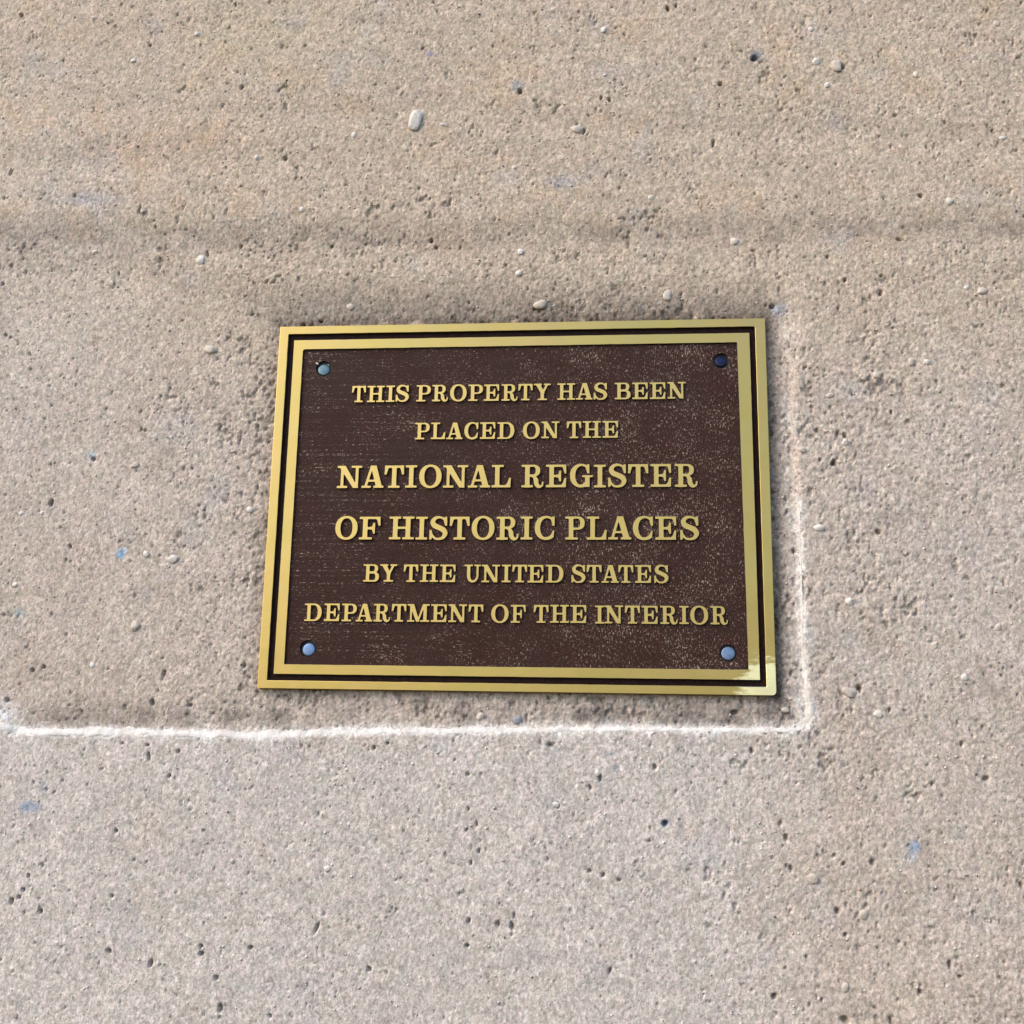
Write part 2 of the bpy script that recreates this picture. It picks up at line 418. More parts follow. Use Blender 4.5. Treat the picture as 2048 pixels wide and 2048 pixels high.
def axis(lo, hi, step, far):
    a = np.arange(lo, hi+step, step); g = []; s = step; p = 0
    while p < far: s *= 1.35; p += s; g.append(p)
    g = np.array(g); return np.concatenate([(a[0]-g)[::-1], a, a[-1]+g])
cx_, cy_ = unp(np.array([-50., 2098, 2098, -50]), np.array([-50., -50, 2098, 2098]), Z_OUT)
GXW = axis(cx_.min(), cx_.max(), .00072, .9); GYW = axis(cy_.min(), cy_.max(), .00072, .9)
X, Y = np.meshgrid(GXW, GYW); NY, NX = X.shape
ZS, PU, PV, KR = smooth_height(X, Y)

# how rough the surface is: coarser beside the plaque, to the right of it and along the lower edge of the panel
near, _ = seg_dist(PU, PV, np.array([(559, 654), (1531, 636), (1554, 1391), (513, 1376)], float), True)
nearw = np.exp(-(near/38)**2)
rough = .60+.32*fbm(X, Y, .05, 51, 3)+.62*nearw+.45*np.exp(-((PU-1720)/150)**2)*sstep(450, 700, PV)*sstep(1950, 1300, PV)
rough += .35*np.exp(-((PV-1425)/34)**2)*(PV < 1470)*(PU < 1600)+.25*np.exp(-((PV-520)/60)**2)+.25*np.exp(-((PU-430)/120)**2)*sstep(500, 800, PV)*(PV < 1460)
rough -= .36*sstep(1480, 1560, PV)*sstep(1500, 1200, PU)
rough -= .22*np.exp(-((PU-150)/170)**2)
rough = np.clip(rough, .25, 1.6)
w1, id1 = worley(X, Y, .0024, 61, .9, 1.15); w2, id2 = worley(X, Y, .0046, 62)
w3, id3 = worley(X, Y, .0014, 63, .9, 1.25)
H = rough*(-.00052*np.minimum(w1, 1.0)**2-.00060*np.minimum(w2, .95)**3*np.maximum(id2 > .55, rough > 1.0)-.00034*w3**2)
H += rough*.00030*fbm(X, Y, .0030, 71, 3, .85, 1.25)+.00025*fbm(X, Y, .012, 72, 3)
# crumbled places: ragged crevices between the sand grains, deep where the surface is rough
cr = fbm(X, Y, .0034, 73, 3, .8, 1.25)+.35*vn(X, Y, .013, 74)
crev = sstep(.38, .68, cr+.50*(rough-.95))
H -= .0011*crev
Z = ZS+H

tone = np.zeros(X.shape+(3,))
# pits and blow holes
def pit(x, y, rx, ry, dep, ang=0.0, edge=.0):
    r = max(rx, ry)*1.6
    i0, i1 = np.searchsorted(GXW, [x-r, x+r]); j0, j1 = np.searchsorted(GYW, [y-r, y+r])
    if i1 <= i0 or j1 <= j0: return
    xs = X[j0:j1, i0:i1]-x; ys = Y[j0:j1, i0:i1]-y
    c, s = math.cos(ang), math.sin(ang); a = (xs*c+ys*s)/rx; b = (-xs*s+ys*c)/ry
    q = np.sqrt(a*a+b*b)*(1+.22*vn(X[j0:j1, i0:i1], Y[j0:j1, i0:i1], .0016, 77))
    Z[j0:j1, i0:i1] -= dep*sstep(1.25, .45, q)
    PITDARK[j0:j1, i0:i1] = np.maximum(PITDARK[j0:j1, i0:i1], sstep(1.1, .5, q))
PITDARK = np.zeros(X.shape)
PX = .000305                                  # one photograph pixel on the wall, in metres
BIGPITS = [(42, 30, 6, 7), (415, 508, 4, 12), (570, 317, 9, 6), (484, 175, 6, 8), (300, 90, 5, 5), (150, 392, 6, 6), (482, 492, 5, 4), (663, 492, 5, 6), (862, 480, 7, 7), (872, 494, 6, 5),
    (1440, 168, 8, 6), (1508, 117, 12, 9), (1040, 182, 9, 9), (1202, 196, 4, 7), (1219, 200, 6, 8), (1336, 18, 6, 9), (1352, 12, 5, 6), (1168, 262, 5, 9), (1427, 285, 5, 13), (1842, 390, 6, 6), (1655, 513, 5, 5), (1690, 560, 5, 6),
    (1762, 585, 7, 9), (1800, 478, 9, 5), (1790, 230, 7, 4), (1686, 133, 6, 9), (1675, 868, 5, 9), (1690, 872, 5, 12), (1668, 925, 7, 10), (1783, 825, 4, 6), (1757, 1063, 7, 8), (1590, 1103, 6, 8), (1575, 1022, 4, 8), (1640, 920, 4, 5),
    (184, 917, 6, 6), (98, 1005, 7, 11), (136, 1092, 5, 7), (8, 668, 5, 5), (60, 1340, 6, 6), (82, 1333, 6, 6), (324, 1347, 5, 10), (485, 1331, 4, 8), (294, 1490, 6, 4), (297, 1512, 4, 12), (356, 1503, 5, 6), (338, 1552, 5, 7), (243, 1487, 5, 4),
    (232, 1661, 5, 6), (57, 1752, 4, 7), (46, 1779, 5, 6), (37, 1795, 6, 6), (22, 1803, 6, 9), (80, 1822, 6, 7), (218, 1902, 8, 7), (302, 1926, 6, 11), (403, 1892, 6, 6), (404, 1907, 6, 6), (441, 2016, 6, 12), (502, 1895, 6, 5), (433, 1956, 6, 6), (540, 2032, 5, 7), (634, 1855, 4, 16), (224, 1792, 5, 5),
    (748, 1496, 5, 6), (775, 1486, 5, 4), (936, 1548, 6, 5), (953, 1648, 3, 9), (937, 1618, 4, 6), (996, 1848, 6, 9), (1024, 1852, 6, 11), (1028, 1832, 4, 9), (938, 1842, 5, 7), (934, 1891, 5, 5), (958, 1702, 4, 7), (942, 1726, 4, 6),
    (1180, 1742, 7, 4), (1206, 1750, 6, 7), (1239, 1760, 6, 4), (1200, 1557, 5, 10), (1310, 1534, 6, 7), (1330, 1647, 9, 8), (1299, 1681, 4, 4), (1220, 1942, 4, 9), (1115, 1610, 6, 8), (1100, 1490, 9, 5), (1180, 1575, 4, 7), (738, 1938, 6, 7),
    (1504, 1502, 5, 8), (1973, 1557, 9, 6), (1865, 1568, 4, 5), (1561, 1646, 5, 8), (1573, 1675, 6, 9), (1582, 1737, 5, 8), (1900, 1930, 5, 12), (1921, 1953, 7, 5), (1548, 1994, 6, 8), (1745, 1725, 6, 8), (1688, 1728, 6, 5), (1675, 1822, 7, 7), (1691, 1870, 5, 6), (1924, 1488, 4, 7), (1840, 1985, 6, 6), (1690, 2040, 12, 7), (1782, 2042, 5, 12), (2043, 1770, 5, 9), (1644, 2000, 4, 4),
    (1722, 1380, 5, 8), (1780, 1420, 4, 7), (1718, 1376, 6, 6), (1470, 1425, 12, 7), (1555, 1458, 4, 5), (20, 345, 5, 11), (2, 565, 5, 8), (375, 1410, 8, 6), (300, 1405, 7, 9), (8, 1400, 7, 6), (605, 648, 8, 8), (640, 640, 7, 5), (1545, 610, 9, 7)]
for (u, v, a, b) in BIGPITS:
    x, y = unp(u, v, Z_OUT); pit(float(x), float(y), max(a*.68, 2.5)*PX, max(b*.74, 2.6)*PX, .0016+.00022*min(a, b), random.Random(int(u*7+v)).uniform(-.4, .4))
for k in range(3600):
    x = rng.uniform(cx_.min(), cx_.max()); y = rng.uniform(cy_.min(), cy_.max()); s = .00042+.00042*rng.random()**2.5
    pit(x, y, s*rng.uniform(.8, 1.3), s*rng.uniform(.9, 2.2), .0004+s*rng.uniform(.3, 1.1), rng.normal(0, .45))

# ---------------------------------------------------------------- colour of the wall (sand, cement, stains, with some painted shade)
def blob(u, v, su, sv, n=0.0, seed=1):
    q = ((PU-u)/su)**2+((PV-v)/sv)**2
    return np.exp(-q*(1+n*vn(X, Y, .010, seed)))
lo = fbm(X, Y, .09, 81, 4); md = fbm(X, Y, .022, 82, 4); hi = fbm(X, Y, .0055, 83, 3)
beige = np.array([.510, .414, .318]); grey = np.array([.552, .488, .430]); pink = np.array([.515, .428, .355])
def lay(c, m): 
    global tone
    tone = tone*(1-m[..., None])+np.array(c)*m[..., None]
tone[:] = beige
lay(pink, np.clip(sstep(560, 900, PV)*.9+.25*md, 0, 1))
lay(grey, np.clip(sstep(1440, 1500, PV+40*md)*sstep(1680, 1380, PU+120*lo+(PV-1500)*-.08), 0, 1))
lay(grey, .6*np.clip(blob(60, 640, 260, 420, .5, 3)+blob(1950, 1250, 260, 500, .5, 4), 0, 1)*(.7+.3*md))
lay((.50, .37, .25), np.clip(.55*sstep(.10, .5, md)*sstep(640, 420, PV), 0, 1))
lay((.52, .34, .22), np.clip((.55*blob(280, 290, 110, 60, .6, 5)+.4*blob(440, 270, 90, 40, .6, 6)+.35*blob(240, 50, 70, 40, .5, 7)+.3*blob(870, 470, 90, 30, .5, 8))*(.55+.6*hi), 0, 1))
lay((.47, .40, .24), np.clip((.4*blob(520, 60, 160, 90, .6, 9)+.35*blob(1500, 205, 60, 22, .6, 10)+.4*blob(330, 440, 120, 22, .6, 11))*(.6+.6*hi), 0, 1))
lay((.42, .40, .39), np.clip(.35*sstep(.2, .65, fbm(X, Y, .03, 84, 4)), 0, .5))
lay((.36, .27, .20), np.clip(.35*sstep(.25, .7, fbm(X, Y, .015, 85, 4))*sstep(1480, 1440, PV), 0, 1))
lay((.52, .42, .33), np.clip(.45*sstep(.2, .6, fbm(X, Y, .028, 86, 4))*sstep(1500, 1600, PV), 0, 1)*.8)
# dirt plus painted shade round the plaque, along the sunk panel's edges and the trough
grime_shade = np.clip(.75*np.exp(-(near/17)**2)*sstep(-.5, .4, fbm(X, Y, .012, 87, 3))*(.55+.45*sstep(1480, 1520, PU))*(PV > 560), 0, 1)
grime_shade = np.maximum(grime_shade, np.clip(.72*np.exp(-((PV-612)/30)**2)*sstep(400, 620, PU)*sstep(1600, 1520, PU)*(.75+.6*md), 0, 1))  # dirt together with painted shade under the panel's upper lip
grime_shade = np.maximum(grime_shade, np.clip(.80*np.exp(-((PV-1432)/24)**2)*sstep(-30, 120, PU)*sstep(1600, 1560, PU)*(.50+1.0*fbm(X, Y, .012, 88, 3)+.45*sstep(900, 1350, PU)), 0, 1)*(PV < 1468))
grime_shade = np.maximum(grime_shade, .50*np.exp(-((PV-(466+10*np.sin(PU/420)))/33)**2)*np.clip(.55+.9*md+.8*hi+.25*sstep(1000, 300, PU), 0, 1))  # shading of the trough painted as a dark band
lay((.120, .105, .095), grime_shade*.92*(.55+.45*sstep(-.4, .3, hi)))
ring = np.exp(-(near/21)**2)*sstep(-.55, .15, fbm(X, Y, .006, 89, 3)+.7*sstep(1530, 1550, PU)+.3*sstep(660, 630, PV))  # dirt that doubles as painted contact shade at the plaque's edge
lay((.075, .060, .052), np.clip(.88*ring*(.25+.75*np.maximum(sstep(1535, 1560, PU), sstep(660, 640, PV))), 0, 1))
# lime bloom beside the lip
dl, sl = seg_dist(PU, PV, LIP, False)
bloom = np.exp(-(dl/(12+6*vn(X, Y, .012, 91)))**2)*np.clip(.7+.6*fbm(X, Y, .006, 92, 3), 0, 1)*sstep(930, 1050, PV)
bloom = np.maximum(bloom, .34*np.exp(-((PU-(1572+.03*(PV-640)))/16)**2)*sstep(620, 660, PV)*sstep(1390, 1250, PV)*np.clip(.4+.9*fbm(X, Y, .012, 93, 3), 0, 1))
bloom = np.maximum(bloom, .9*blob(1602, 1400, 16, 46, .5, 12)*np.clip(.75+.5*hi, 0, 1))
bloom = np.maximum(bloom, .62*np.exp(-((PU-(1598+.035*(PV-1100)))/13)**2)*sstep(1060, 1330, PV)*sstep(1470, 1440, PV)*np.clip(.7+.9*fbm(X, Y, .007, 94, 3), 0, 1))
bloom = np.maximum(bloom, .9*blob(6, 1425, 22, 26, .5, 13))
lay((.74, .70, .65), np.clip(bloom, 0, .92))
# flecks of blue paint
for (u, v, a, b, c, s) in [(237, 1106, 9, 10, (.20, .34, .46), 1.), (244, 1100, 6, 6, (.42, .55, .68), .9), (180, 908, 7, 8, (.42, .53, .56), .9), (33, 1224, 10, 9, (.25, .33, .36), .7), (60, 1614, 22, 12, (.22, .30, .40), .75), (85, 1575, 10, 18, (.36, .39, .44), .4),
    (1830, 1694, 12, 13, (.20, .29, .43), .75), (1822, 1712, 14, 16, (.30, .36, .44), .4), (1330, 1647, 10, 8, (.13, .18, .27), .85), (1362, 1650, 6, 22, (.24, .22, .27), .6), (1213, 1508, 14, 6, (.26, .29, .32), .5), (1230, 1535, 8, 8, (.26, .33, .38), .5),
    (1512, 112, 12, 12, (.13, .17, .22), .75), (1035, 172, 16, 12, (.28, .30, .33), .7), (180, 398, 60, 14, (.36, .37, .43), .35), (860, 108, 9, 7, (.28, .28, .38), .6), (1560, 618, 18, 14, (.36, .38, .45), .6), (1120, 365, 30, 14, (.43, .44, .50), .4)]:
    lay(c, np.clip(s*np.exp(-(((PU-u)/a)**2+((PV-v)/b)**2)**1.6)*(1+.5*fbm(X, Y, .003, 95, 2)), 0, 1))
lum = 1+.07*md+.09*hi+.10*vn(X, Y, .0019, 96, .8, 1.3)+.04*lo
lum *= (1-.15*(w1 > .62)*rough)*(1-.16*(w2 > .68)*sstep(.8, 1.15, rough))
lum *= (1+.20*(id1-.5)+.30*(id3-.5))*(1-.38*(id3 > .93)*(w3 < .42))*(1-.30*(id1 > .95)*(w1 < .36))*(1+.30*(id1 < .045)*(w1 < .33))
lum *= 1+.20*vn(X, Y, .0009, 97, .8, 1.5)+.10*vn(X, Y, .0016, 98, .8, 1.4)
lum *= 1-.30*crev
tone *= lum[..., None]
tone *= (1-.42*PITDARK)[..., None]  # darker tone inside the pits
tint = 1+.05*(np.stack([id1, id2, id3], -1)-.5); tone *= tint
tone = np.clip(tone, .02, .85)

# assemble: the front sheet plus returns that give the wall its thickness
idx = np.arange(NY*NX).reshape(NY, NX)
F4 = np.stack([idx[:-1, :-1], idx[:-1, 1:], idx[1:, 1:], idx[1:, :-1]], -1).reshape(-1, 4)
V = np.stack([X, -Z, Y+Z0], -1).reshape(-1, 3)
rim = np.concatenate([idx[0, :], idx[1:, -1], idx[-1, -2::-1], idx[-2:0:-1, 0]])
nb = len(V)+np.arange(len(rim)); VB = V[rim].copy(); VB[:, 1] = .25
side = np.stack([rim, nb, np.roll(nb, -1), np.roll(rim, -1)], -1)
cor = [nb[0], nb[NX-1], nb[NX+NY-2], nb[2*NX+NY-3]]
V = np.vstack([V, VB]); F4 = np.vstack([F4, side, np.array([cor[::-1]])])
wall = empty('concrete_wall', (0, 0, Z0), label='weathered beige concrete wall with a shallow sunk panel edged in white lime behind the brass plaque', category='wall')
def to_local(V_): return V_-np.array([0, 0, Z0])
me = mesh_np('wall_face', to_local(V), F4)
ca = me.color_attributes.new('tone', 'FLOAT_COLOR', 'POINT')
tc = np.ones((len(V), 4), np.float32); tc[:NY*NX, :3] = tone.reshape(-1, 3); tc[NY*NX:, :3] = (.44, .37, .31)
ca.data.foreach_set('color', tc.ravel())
link('wall_face', me, [M_CONC], wall)

def z_at(x, y):
    i = int(np.clip(np.searchsorted(GXW, x), 1, NX-2)); j = int(np.clip(np.searchsorted(GYW, y), 1, NY-2))
    return float(Z[j, i])

# ---------------------------------------------------------------- mortar bead along the lip of the panel
def bead():
    P = LIP; s = np.concatenate([[0], np.cumsum(np.hypot(*np.diff(P, axis=0).T))]); n = int(s[-1]/1.8)
    q = np.linspace(0, s[-1], n); u = np.interp(q, s, P[:, 0]); v = np.interp(q, s, P[:, 1])
    k = np.ones(15)/15; pad = lambda a: np.convolve(np.pad(a, 7, 'edge'), k, 'valid'); u, v = pad(u), pad(v)
    du, dv = np.gradient(u), np.gradient(v); L = np.hypot(du, dv); nu, nv = -dv/L, du/L
    # half width in photograph pixels along the bead
    wd = np.interp(q, [0, 40, 70, 400, 560, 900, 1250, 1500, 1640, 1680, 1720, 1780, 1900, 2150, s[-1]], [13, 12, 9.5, 8.5, 7.8, 7, 5.5, 5, 5, 9, 10, 5, 2.6, 1.8, 1.2])
    qq = q*PX; wd = wd*(1+.20*vn(qq, qq*0, .010, 101)+.25*vn(qq, qq*0, .003, 102)+.15*vn(qq, qq*0, .0012, 104))
    off = 2.0*vn(qq, qq*0, .018, 103)+1.0*vn(qq, qq*0, .004, 105)
    m = 13; T = np.linspace(-1, 1, m)
    UU = u[:, None]+nu[:, None]*(T*wd[:, None]+off[:, None]); VV = v[:, None]+nv[:, None]*(T*wd[:, None]+off[:, None])
    x, y = unp(UU, VV, Z_OUT); zs = smooth_height(x, y)[0]
    arch = .00068*np.clip(1-np.abs(T)**2.2, 0, 1)[None]*np.clip(wd/8, .75, 1.25)[:, None]
    z = zs-.00045+arch+.00022*fbm(x, y, .0026, 106, 4)
    V_ = np.stack([x, -z, y], -1).reshape(-1, 3); ix = np.arange(len(V_)).reshape(n, m)
    F_ = np.stack([ix[:-1, :-1], ix[:-1, 1:], ix[1:, 1:], ix[1:, :-1]], -1).reshape(-1, 4)
    # closed underneath
    ub = V_.copy(); ub[:, 1] += .003; V2 = np.vstack([V_, ub]); N0 = len(V_)
    e = np.concatenate([ix[:, 0], ix[-1, 1:], ix[-2::-1, -1], ix[0, -2:0:-1]])
    sd = np.stack([e, np.roll(e, -1), np.roll(e, -1)+N0, e+N0], -1)
    me = mesh_np('mortar_bead', V2, np.vstack([F_, sd])); return link('mortar_bead', me, [M_MORT], wall)
bead()

# ---------------------------------------------------------------- pebbles set in the concrete
def rock(seed, sx_, sy_, sz_, square=2.0, sub=3):
    bm = bmesh.new(); bmesh.ops.create_icosphere(bm, subdivisions=sub, radius=1.0); r = random.Random(seed)
    cuts = [(Vector((r.gauss(0, 1), r.gauss(0, 1), r.gauss(0, 1))).normalized(), r.uniform(.62, .88)) for _ in range(10)]
    lump = [(Vector((r.gauss(0, 1), r.gauss(0, 1), r.gauss(0, 1))).normalized(), r.uniform(.05, .16)) for _ in range(9)]
    for v in bm.verts:
        d = v.co.normalized(); k = (abs(d.x)**square+abs(d.y)**square+abs(d.z)**square)**(-1/square)
        for n_, a in lump: k += a*(max(0, d.dot(n_))**3-.25)
        for n_, c_ in cuts:
            q = d.dot(n_)
            if q > .05: k = min(k, c_/q)
        v.co = Vector((d.x*k*sx_, d.y*k*sz_, d.z*k*sy_))
    me = bpy.data.meshes.new('pebble'); bm.to_mesh(me); bm.free()
    for p in me.polygons: p.use_smooth = True
    return me
#          u     v    half w, half h  angle  material  squareness, stands proud
PEB = [(830, 240, 13, 24, .15, 'w', 3.2, 1.0), (887, 249, 11, 5, .2, 'b', 2, .45), (1155, 258, 14, 10, .4, 'b', 2.3, .7), (1674, 133, 12, 14, -.1, 'b', 3.4, .7), (402, 521, 11, 12, 0, 'w', 2.3, .6),
    (418, 697, 14, 10, .3, 'b', 2.4, .8), (344, 1117, 11, 9, -.2, 'w', 2.2, .8), (288, 1106, 7, 8, 0, 'w', 2, .6), (266, 929, 10, 8, -.3, 'b', 2.2, .6), (268, 1250, 11, 12, .1, 'b', 2.4, .8), (498, 1018, 8, 7, .4, 'w', 2, .7),
    (1638, 1056, 12, 7, .1, 'w', 2.2, .5), (1700, 1203, 9, 9, 0, 'w', 2, .8), (1855, 724, 7, 7, 0, 'w', 2, .6), (1823, 723, 8, 9, 0, 'b', 2, .5), (1754, 751, 8, 8, .5, 'b', 2.2, .7), (1469, 482, 9, 8, 0, 'w', 2.2, .8), (1038, 546, 7, 7, 0, 'w', 2, .7),
    (1041, 503, 8, 8, .3, 'w', 2.6, .7), (1965, 583, 13, 9, 0, 'b', 2, .5), (1933, 575, 6, 6, 0, 'w', 2, .6), (1993, 47, 8, 8, 0, 'b', 2, .6), (1900, 402, 7, 9, -.6, 'w', 2, .6), (1632, 124, 8, 9, -.3, 'w', 2.2, .6), (1622, 58, 6, 6, 0, 'w', 2, .7),
    (1832, 149, 6, 7, 0, 'w', 2, .6), (1655, 170, 7, 8, .2, 'w', 2, .5), (394, 68, 8, 6, 0, 'w', 2.2, .6), (188, 34, 9, 5, .3, 'b', 2, .5), (266, 121, 7, 6, -.4, 'w', 2.2, .6), (188, 502, 7, 6, 0, 'w', 2, .6), (604, 420, 6, 7, 0, 'w', 2, .6), (514, 315, 6, 7, 0, 'w', 2, .6),
    (708, 269, 7, 7, 0, 'w', 2, .6), (1208, 60, 7, 8, .3, 'w', 2.2, .7), (1028, 335, 6, 6, 0, 'w', 2, .6), (1302, 395, 6, 6, 0, 'w', 2, .6), (655, 1737, 8, 6, 0, 'w', 2, .6), (1112, 1609, 7, 6, 0, 'w', 2.2, .7), (1195, 1546, 6, 7, .4, 'w', 2.2, .7), (465, 1722, 6, 6, 0, 'b', 2, .6),
    (1758, 1428, 9, 8, .4, 'w', 2.4, .6), (1628, 1758, 10, 9, 0, 'b', 2.6, .6), (1930, 1355, 8, 9, 0, 'w', 2, .4), (1997, 1254, 7, 9, .5, 'b', 2, .5), (1700, 1385, 14, 10, .3, 'b', 2.2, .8), (1728, 1830, 9, 10, 0, 'b', 2, .6), (1690, 1975, 7, 9, .2, 'b', 2, .7), (81, 1024, 6, 5, 0, 'w', 2, .6), (38, 1026, 6, 5, 0, 'w', 2, .5),
    (26, 1169, 6, 7, .4, 'w', 2, .6), (180, 1330, 6, 7, 0, 'w', 2, .5), (1080, 607, 15, 11, .1, 'b', 2.4, .7), (1335, 590, 11, 12, 0, 'b', 2.2, .7), (1870, 1290, 7, 8, 0, 'b', 2, .4), (1605, 900, 9, 7, .2, 'b', 2, .6), (1660, 790, 9, 6, -.4, 'b', 2, .6), (2006, 275, 9, 5, 0, 'w', 2, .4), (1690, 885, 7, 8, 0, 'w', 2, .6),
    (1573, 1420, 8, 6, .2, 'b', 2.2, .6), (700, 612, 9, 8, 0, 'b', 2.2, .6), (960, 1432, 9, 8, 0, 'b', 2.2, .6), (1035, 1440, 11, 9, 0, 'g', 2.2, .5), (1210, 150, 3.5, 4, 0, 'w', 2, .6)]
for n_, (u, v, a, b, ang, mt, sq, pr) in enumerate(PEB):
    x, y = map(float, unp(u, v, Z_OUT)); z = max(z_at(x, y), float(smooth_height(np.array([x]), np.array([y]))[0][0])-.0004)
    h = (.42*min(a, b)+.15*max(a, b))*PX; a *= 1.12; b *= 1.12
    o = link('pebble', rock(n_*3+1, a*PX, b*PX, h, sq), [{'w': M_WHITE, 'b': M_BEIGE, 'g': M_GREY}[mt]], wall)
    o.location = (x, -(z+h*(pr-.72)*.8), y); o.rotation_euler = (0, ang, 0)
    if n_ == 0: o['label'] = 'largest white stone, squarish and standing proud of the wall above the plaque'

# sand grains too small and too many to count
def grains():
    n = 7500; base = np.array([(1, 0, 0), (-1, 0, 0), (0, 1, 0), (0, -1, 0), (0, 0, 1), (0, 0, -1)], float)
    f = np.array([(0, 2, 4), (2, 1, 4), (1, 3, 4), (3, 0, 4), (2, 0, 5), (1, 2, 5), (3, 1, 5), (0, 3, 5)])
    x = rng.uniform(cx_.min(), cx_.max(), n); y = rng.uniform(cy_.min(), cy_.max(), n)
    i = np.clip(np.searchsorted(GXW, x), 0, NX-1); j = np.clip(np.searchsorted(GYW, y), 0, NY-1); z = Z[j, i]
    r = .00034+.00062*rng.random(n)**3.2
    q = rng.normal(size=(n, 4)); q /= np.linalg.norm(q, axis=1)[:, None]; w_, a, b, c = q.T
    R = np.stack([1-2*(b*b+c*c), 2*(a*b-c*w_), 2*(a*c+b*w_), 2*(a*b+c*w_), 1-2*(a*a+c*c), 2*(b*c-a*w_), 2*(a*c-b*w_), 2*(b*c+a*w_), 1-2*(a*a+b*b)], -1).reshape(n, 3, 3)
    S = r[:, None]*rng.uniform(.7, 1.3, (n, 3))
    V_ = np.einsum('nij,kj->nki', R, base)*1.0; V_ = np.einsum('nij,kj,nj->nki', R, base, S)
    V_ += np.stack([x, -(z+.1*r), y], -1)[:, None]
    F_ = (f[None]+6*np.arange(n)[:, None, None]).reshape(-1, 3)
    me = mesh_np('sand_grain', V_.reshape(-1, 3), F3=F_, smooth=True)
    kind = rng.random(n); base_c = tone[j, i]*rng.uniform(.95, 1.35, n)[:, None]
    c = np.where((kind < .20)[:, None], np.array([.66, .61, .54]), base_c); c = np.where((kind > .93)[:, None], np.array([.13, .12, .12]), c); c = np.where(((kind > .88) & (kind < .93))[:, None], np.array([.46, .30, .19]), c)
    ca = me.color_attributes.new('tone', 'FLOAT_COLOR', 'POINT'); cc = np.ones((n*6, 4), np.float32); cc[:, :3] = np.repeat(np.clip(c, 0, .8), 6, axis=0)
    ca.data.foreach_set('color', cc.ravel())
    link('sand_grain', me, [M_GRAIN], wall, kind='stuff')
grains()

# ================================================================ the plaque
PLQ_ROT = (math.radians(90), 0, 0)
plaque = empty('plaque', (0, 0, Z0), PLQ_ROT, label='brass memorial plaque with raised capital letters on a brown field, screwed to the concrete wall', category='plaque')

def solid(name, loops, z0, z1, bevel, mats, parent, top_only=True, **props):
    """closed outlines (outer and holes) filled and given thickness, front edge rounded"""
    cu = bpy.data.curves.new(name, 'CURVE'); cu.dimensions = '2D'; cu.fill_mode = 'BOTH'
    for L in loops:
        sp = cu.splines.new('POLY'); sp.points.add(len(L)-1); sp.use_cyclic_u = True
        for p, (x, y) in zip(sp.points, L): p.co = (x, y, 0, 1)
    cu.extrude = (z1-z0)/2-bevel; cu.bevel_depth = bevel; cu.bevel_resolution = 1; cu.offset = -bevel
    o = bpy.data.objects.new(name, cu); COL.objects.link(o)
    dg = bpy.context.evaluated_depsgraph_get(); me = bpy.data.meshes.new_from_object(o.evaluated_get(dg))
    bpy.data.objects.remove(o); bpy.data.curves.remove(cu)
    me.name = name; me.transform(Matrix.Translation((0, 0, (z0+z1)/2)))
    me.materials.clear()
    for m in mats: me.materials.append(m)
    for p in me.polygons:
        p.use_smooth = False
        p.material_index = 0 if (len(mats) == 1 or p.normal.z > ((.93 if len(mats) > 1 else .5) if top_only else -2)) else 1
    if parent is None: return me
    return link(name, me, (), parent, **props)

def ring_loop(pts, r=0.0, n=6):
    """rounded corners; pts counter-clockwise or clockwise"""
    out = []; N = len(pts)
    for i in range(N):
        p = np.array(pts[i]); a = np.array(pts[i-1])-p; b = np.array(pts[(i+1) % N])-p
        rr = r[i] if isinstance(r, (list, tuple)) else r
        if rr <= 0: out.append(tuple(p)); continue
        a = a/np.linalg.norm(a); b = b/np.linalg.norm(b); p0 = p+a*rr; p1 = p+b*rr
        for k in range(n+1):
            t = k/n; out.append(tuple((1-t)**2*p0+2*t*(1-t)*p+t*t*p1))
    return out
def wavy(L, amp, seed, step=.004):
    """edges of a sand casting are never quite straight"""
    r = random.Random(seed); out = []; N = len(L)
    for i in range(N):
        a, b = Vector(L[i]), Vector(L[(i+1) % N]); n = max(1, int((b-a).length/step))
        for k in range(n):
            p = a.lerp(b, k/n)
            if k: p = p+Vector((r.gauss(0, amp), r.gauss(0, amp)))
            out.append((p.x, p.y))
    return out
MM = .001
q4 = lambda *p: [(a*MM, b*MM) for a, b in p]
outer = q4((-152.4, 114.3), (152.4, 114.3), (152.4, -114.3), (-152.4, -114.3))
ob_in = q4((-146.6, 109.0), (146.1, 108.8), (146.9, -109.3), (-146.6, -109.4))
ib_out = q4((-142.8, 105.1), (142.8, 105.0), (143.5, -105.6), (-143.0, -105.7))
ib_in = q4((-136.5, 98.7), (135.0, 98.8), (136.9, -99.6), (-136.6, -99.7))
FZ = -.0012                                       # level of the brown field behind the raised faces
SCR = [(-122.8, 86.3), (125.3, 87.4), (-123.0, -90.2), (125.8, -90.2)]
def circle(x, y, r, n=28): return [(x+r*math.cos(2*math.pi*k/n), y+r*math.sin(2*math.pi*k/n)) for k in range(n)]
solid('base_plate', [ring_loop(outer, [.0004, .0004, .0022, .0006])]+[], -.0050, -.0030, .0002, [M_HOLE], plaque)
solid('brown_field', [q4((-139.6, 102), (139.0, 102), (140.2, -102.6), (-139.8, -102.6))]+[circle(x*MM, y*MM, .0050) for x, y in SCR], -.0036, FZ, .0001, [M_BROWN], plaque)
solid('channel', [q4((-148, 110.6), (147.6, 110.4), (148.4, -111), (-148, -111)), q4((-139.6, 102), (139.0, 102), (140.2, -102.6), (-139.8, -102.6))], -.0036, FZ-.0004, .0001, [M_CHAN], plaque)
solid('outer_border', [ring_loop(outer, [.0003, .0005, .0026, .0006]), wavy(ring_loop(ob_in, [.0006, .0012, .0004, .0003]), .000035, 1)], -.0050, 0, .00030, [M_BRASS], plaque)
